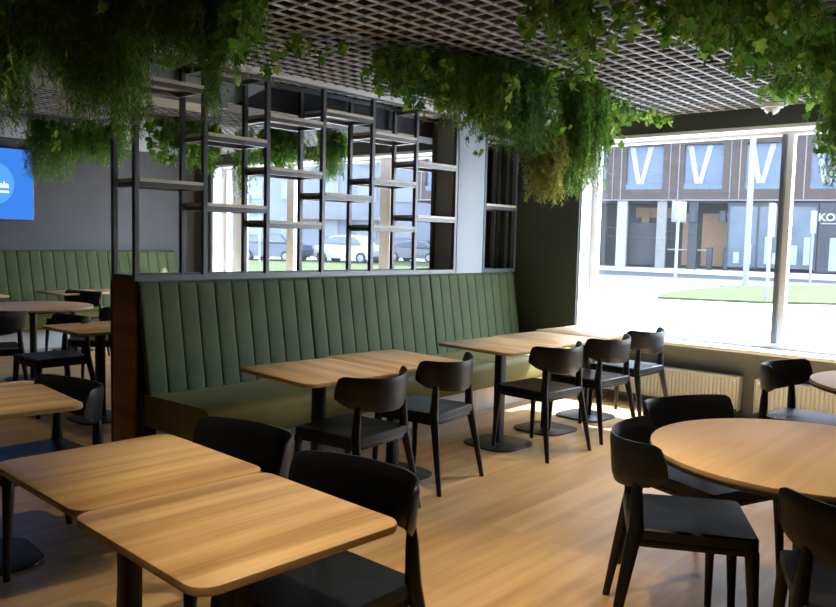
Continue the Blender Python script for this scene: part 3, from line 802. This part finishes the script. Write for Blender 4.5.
# pale apartment block beyond the far window
AB = thing('apartment_block', 'pale blue apartment block beyond the parked cars', 'building', (34, 78, GZ), -50)
b = MB(); b.box(-6, 60, 0, 14, 0, 26); b.build('wall', 'pale_facade', AB, False)
for fl in range(4):
    for k in range(16):
        b = MB(); b.box(-2+k*3.6, -.2+k*3.6, -.12, 0, 1.6+fl*3.4, 3.3+fl*3.4); b.build('window', 'pale_window', AB, False)
b = MB(); b.box(24, 34, -1.2, 0, 3.2, 3.6); b.build('canopy', 'facade_joint', AB, False)

def car(label, x, y, rz, paint, tall):
    t = thing('car', label, 'car', (x, y, GZ), rz, 'parked cars beyond the far window')
    h = 1.68 if tall else 1.45
    side = [(-2.15,.45),(-2.2,.75),(-2.05,1.0),(-1.55,h*.66),(-1.0,h*.97),(-.6,h),(.55,h*.985),(.95,h*.93),(1.55,h*.64),(2.1,h*.55),(2.22,.7),(2.2,.42),(1.9,.28),(-1.9,.28)]
    b = MB(); rings = []
    for yy, k in ((-.86,.93),(-.80,.985),(-.6,1),(.6,1),(.80,.985),(.86,.93)):
        rings.append([(px_*(.985 if abs(yy) > .8 else 1), yy*(1 if z < h*.66 else .84), .28+(z-.28)*k if z > h*.6 else z) for px_, z in side])
    b.loft(rings); b.build('body', paint, t, True, 40)
    for s in (-1, 1):
        b = MB(); yy = s*.80
        q = [(-1.35,h*.68),(-.9,h*.92),(.5,h*.93),(1.05,h*.86),(1.42,h*.67)]
        rr = [[(a, yy+s*.03, c) for a, c in q], [(a, yy+s*.055, c) for a, c in q]]
        b.loft(rr if s < 0 else rr[::-1]); b.build('side_window', 'car_glass', t, False)
        for wx in (-1.35, 1.38):
            b = MB(); b.cyl((wx, s*.66, .33), (wx, s*.90, .33), .33, 20); w = b.build('wheel', 'tyre', t)
            b = MB(); b.cyl((wx, s*.90, .33), (wx, s*.915, .33), .20, 12); b.build('hubcap', 'pole', w)
    b = MB(); b.rbox(2.16, 2.24, -.6, .6, .62, .78, .02); b.build('headlight', 'white_paint', t)
car('white car parked beyond the far window', 33.6, 35.0, 105, 'car_white', True)
car('dark blue car parked left of the white car', 30.6, 38.2, 105, 'car_navy', True)
car('dark car parked right of the white car', 40.0, 35.0, 100, 'car_dark', False)
sign_pole('crossing_sign', 'square sign beyond the far window seen through the shelving', 26.4, 34.3, 3.4, .12, 'crossing', 45)

# ------------------------------------------------------------------ light
w = bpy.data.worlds.new('World'); bpy.context.scene.world = w; w.use_nodes = True
nt = w.node_tree; nt.nodes.clear()
out = nt.nodes.new('ShaderNodeOutputWorld'); bg = nt.nodes.new('ShaderNodeBackground')
sky = nt.nodes.new('ShaderNodeTexSky'); sky.sky_type = 'NISHITA'; sky.sun_disc = False
SUN_EL = 54; SUN_AZ = math.degrees(math.atan2(-.42, 1))   # the sun stands towards +x, -y
sky.sun_elevation = R(SUN_EL); sky.sun_rotation = R(90-SUN_AZ); sky.air_density = 1.0; sky.dust_density = 2.0
mixc = nt.nodes.new('ShaderNodeMixRGB'); mixc.inputs['Fac'].default_value = .55
mixc.inputs['Color2'].default_value = (5.2,5.6,6.2,1)
nt.links.new(sky.outputs[0], mixc.inputs['Color1'])
nt.links.new(mixc.outputs[0], bg.inputs['Color']); bg.inputs['Strength'].default_value = 2.1
nt.links.new(bg.outputs[0], out.inputs['Surface'])
sd = bpy.data.lights.new('sun', 'SUN'); sd.energy = 36; sd.angle = R(.6); sd.color = (1,.985,.96)
so = bpy.data.objects.new('sun', sd); C.objects.link(so)
v = Vector((-math.cos(R(SUN_AZ))*math.cos(R(SUN_EL)), -math.sin(R(SUN_AZ))*math.cos(R(SUN_EL)), -math.sin(R(SUN_EL))))
so.rotation_euler = v.to_track_quat('-Z', 'Y').to_euler(); so.location = (20, -10, 30)
# light portals in the two window openings guide the sampling of the sky
for y0, y1 in ((WY, 3.98), (5.74, 10.12)):
    ld = bpy.data.lights.new('portal', 'AREA'); ld.shape = 'RECTANGLE'; ld.size = 1.8; ld.size_y = y1-y0
    ld.cycles.is_portal = True
    lo = bpy.data.objects.new('portal', ld); C.objects.link(lo); lo.location = (XG+.06, (y0+y1)/2, 1.51)
    lo.rotation_euler = Vector((-1,0,0)).to_track_quat('-Z', 'Y').to_euler()
def spot(x, y, e, ang=70, col=(1,.77,.49), z=2.58, blend=.6):
    l = bpy.data.lights.new('ceiling_spot', 'SPOT'); l.energy = e; l.spot_size = R(ang); l.spot_blend = blend; l.color = col; l.shadow_soft_size = .04
    o = bpy.data.objects.new('ceiling_spot', l); C.objects.link(o); o.location = (x, y, z)
for x, y, e in ((1.85,1.60,140),(1.35,3.5,45),(3.25,2.60,80),(4.9,2.55,85),(3.1,.75,70),(5.6,2.2,40),(4.7,.6,50),(2.6,1.2,50),(.55,.75,45),(2.9,6.0,30),(4.6,8.6,26),(3.2,7.4,26)):
    spot(x, y, e)

# ------------------------------------------------------------------ camera and view
cam = bpy.data.cameras.new('camera'); co = bpy.data.objects.new('camera', cam); C.objects.link(co)
yaw, pit, rol = R(41.1345), R(-4.5664), R(1.3814)
f = Vector((math.cos(yaw)*math.cos(pit), math.sin(yaw)*math.cos(pit), math.sin(pit)))
r = Vector((math.sin(yaw), -math.cos(yaw), 0)); u = r.cross(f)
r2 = r*math.cos(rol)+u*math.sin(rol); u2 = -r*math.sin(rol)+u*math.cos(rol)
mt = Matrix((r2, u2, -f)).transposed().to_4x4(); mt.translation = Vector((0,0,1.45)); co.matrix_world = mt
cam.sensor_width = 36; cam.lens = 800.09/836*36; cam.clip_start = .05; cam.clip_end = 400
bpy.context.scene.camera = co
vs = bpy.context.scene.view_settings
vs.view_transform = 'Standard'; vs.look = 'None'; vs.gamma = 1; vs.use_curve_mapping = False; vs.exposure = .22
cy = bpy.context.scene.cycles
cy.use_denoising = True; cy.max_bounces = 8; cy.diffuse_bounces = 4; cy.transparent_max_bounces = 12
cy.caustics_reflective = False; cy.caustics_refractive = False; cy.sample_clamp_indirect = 6
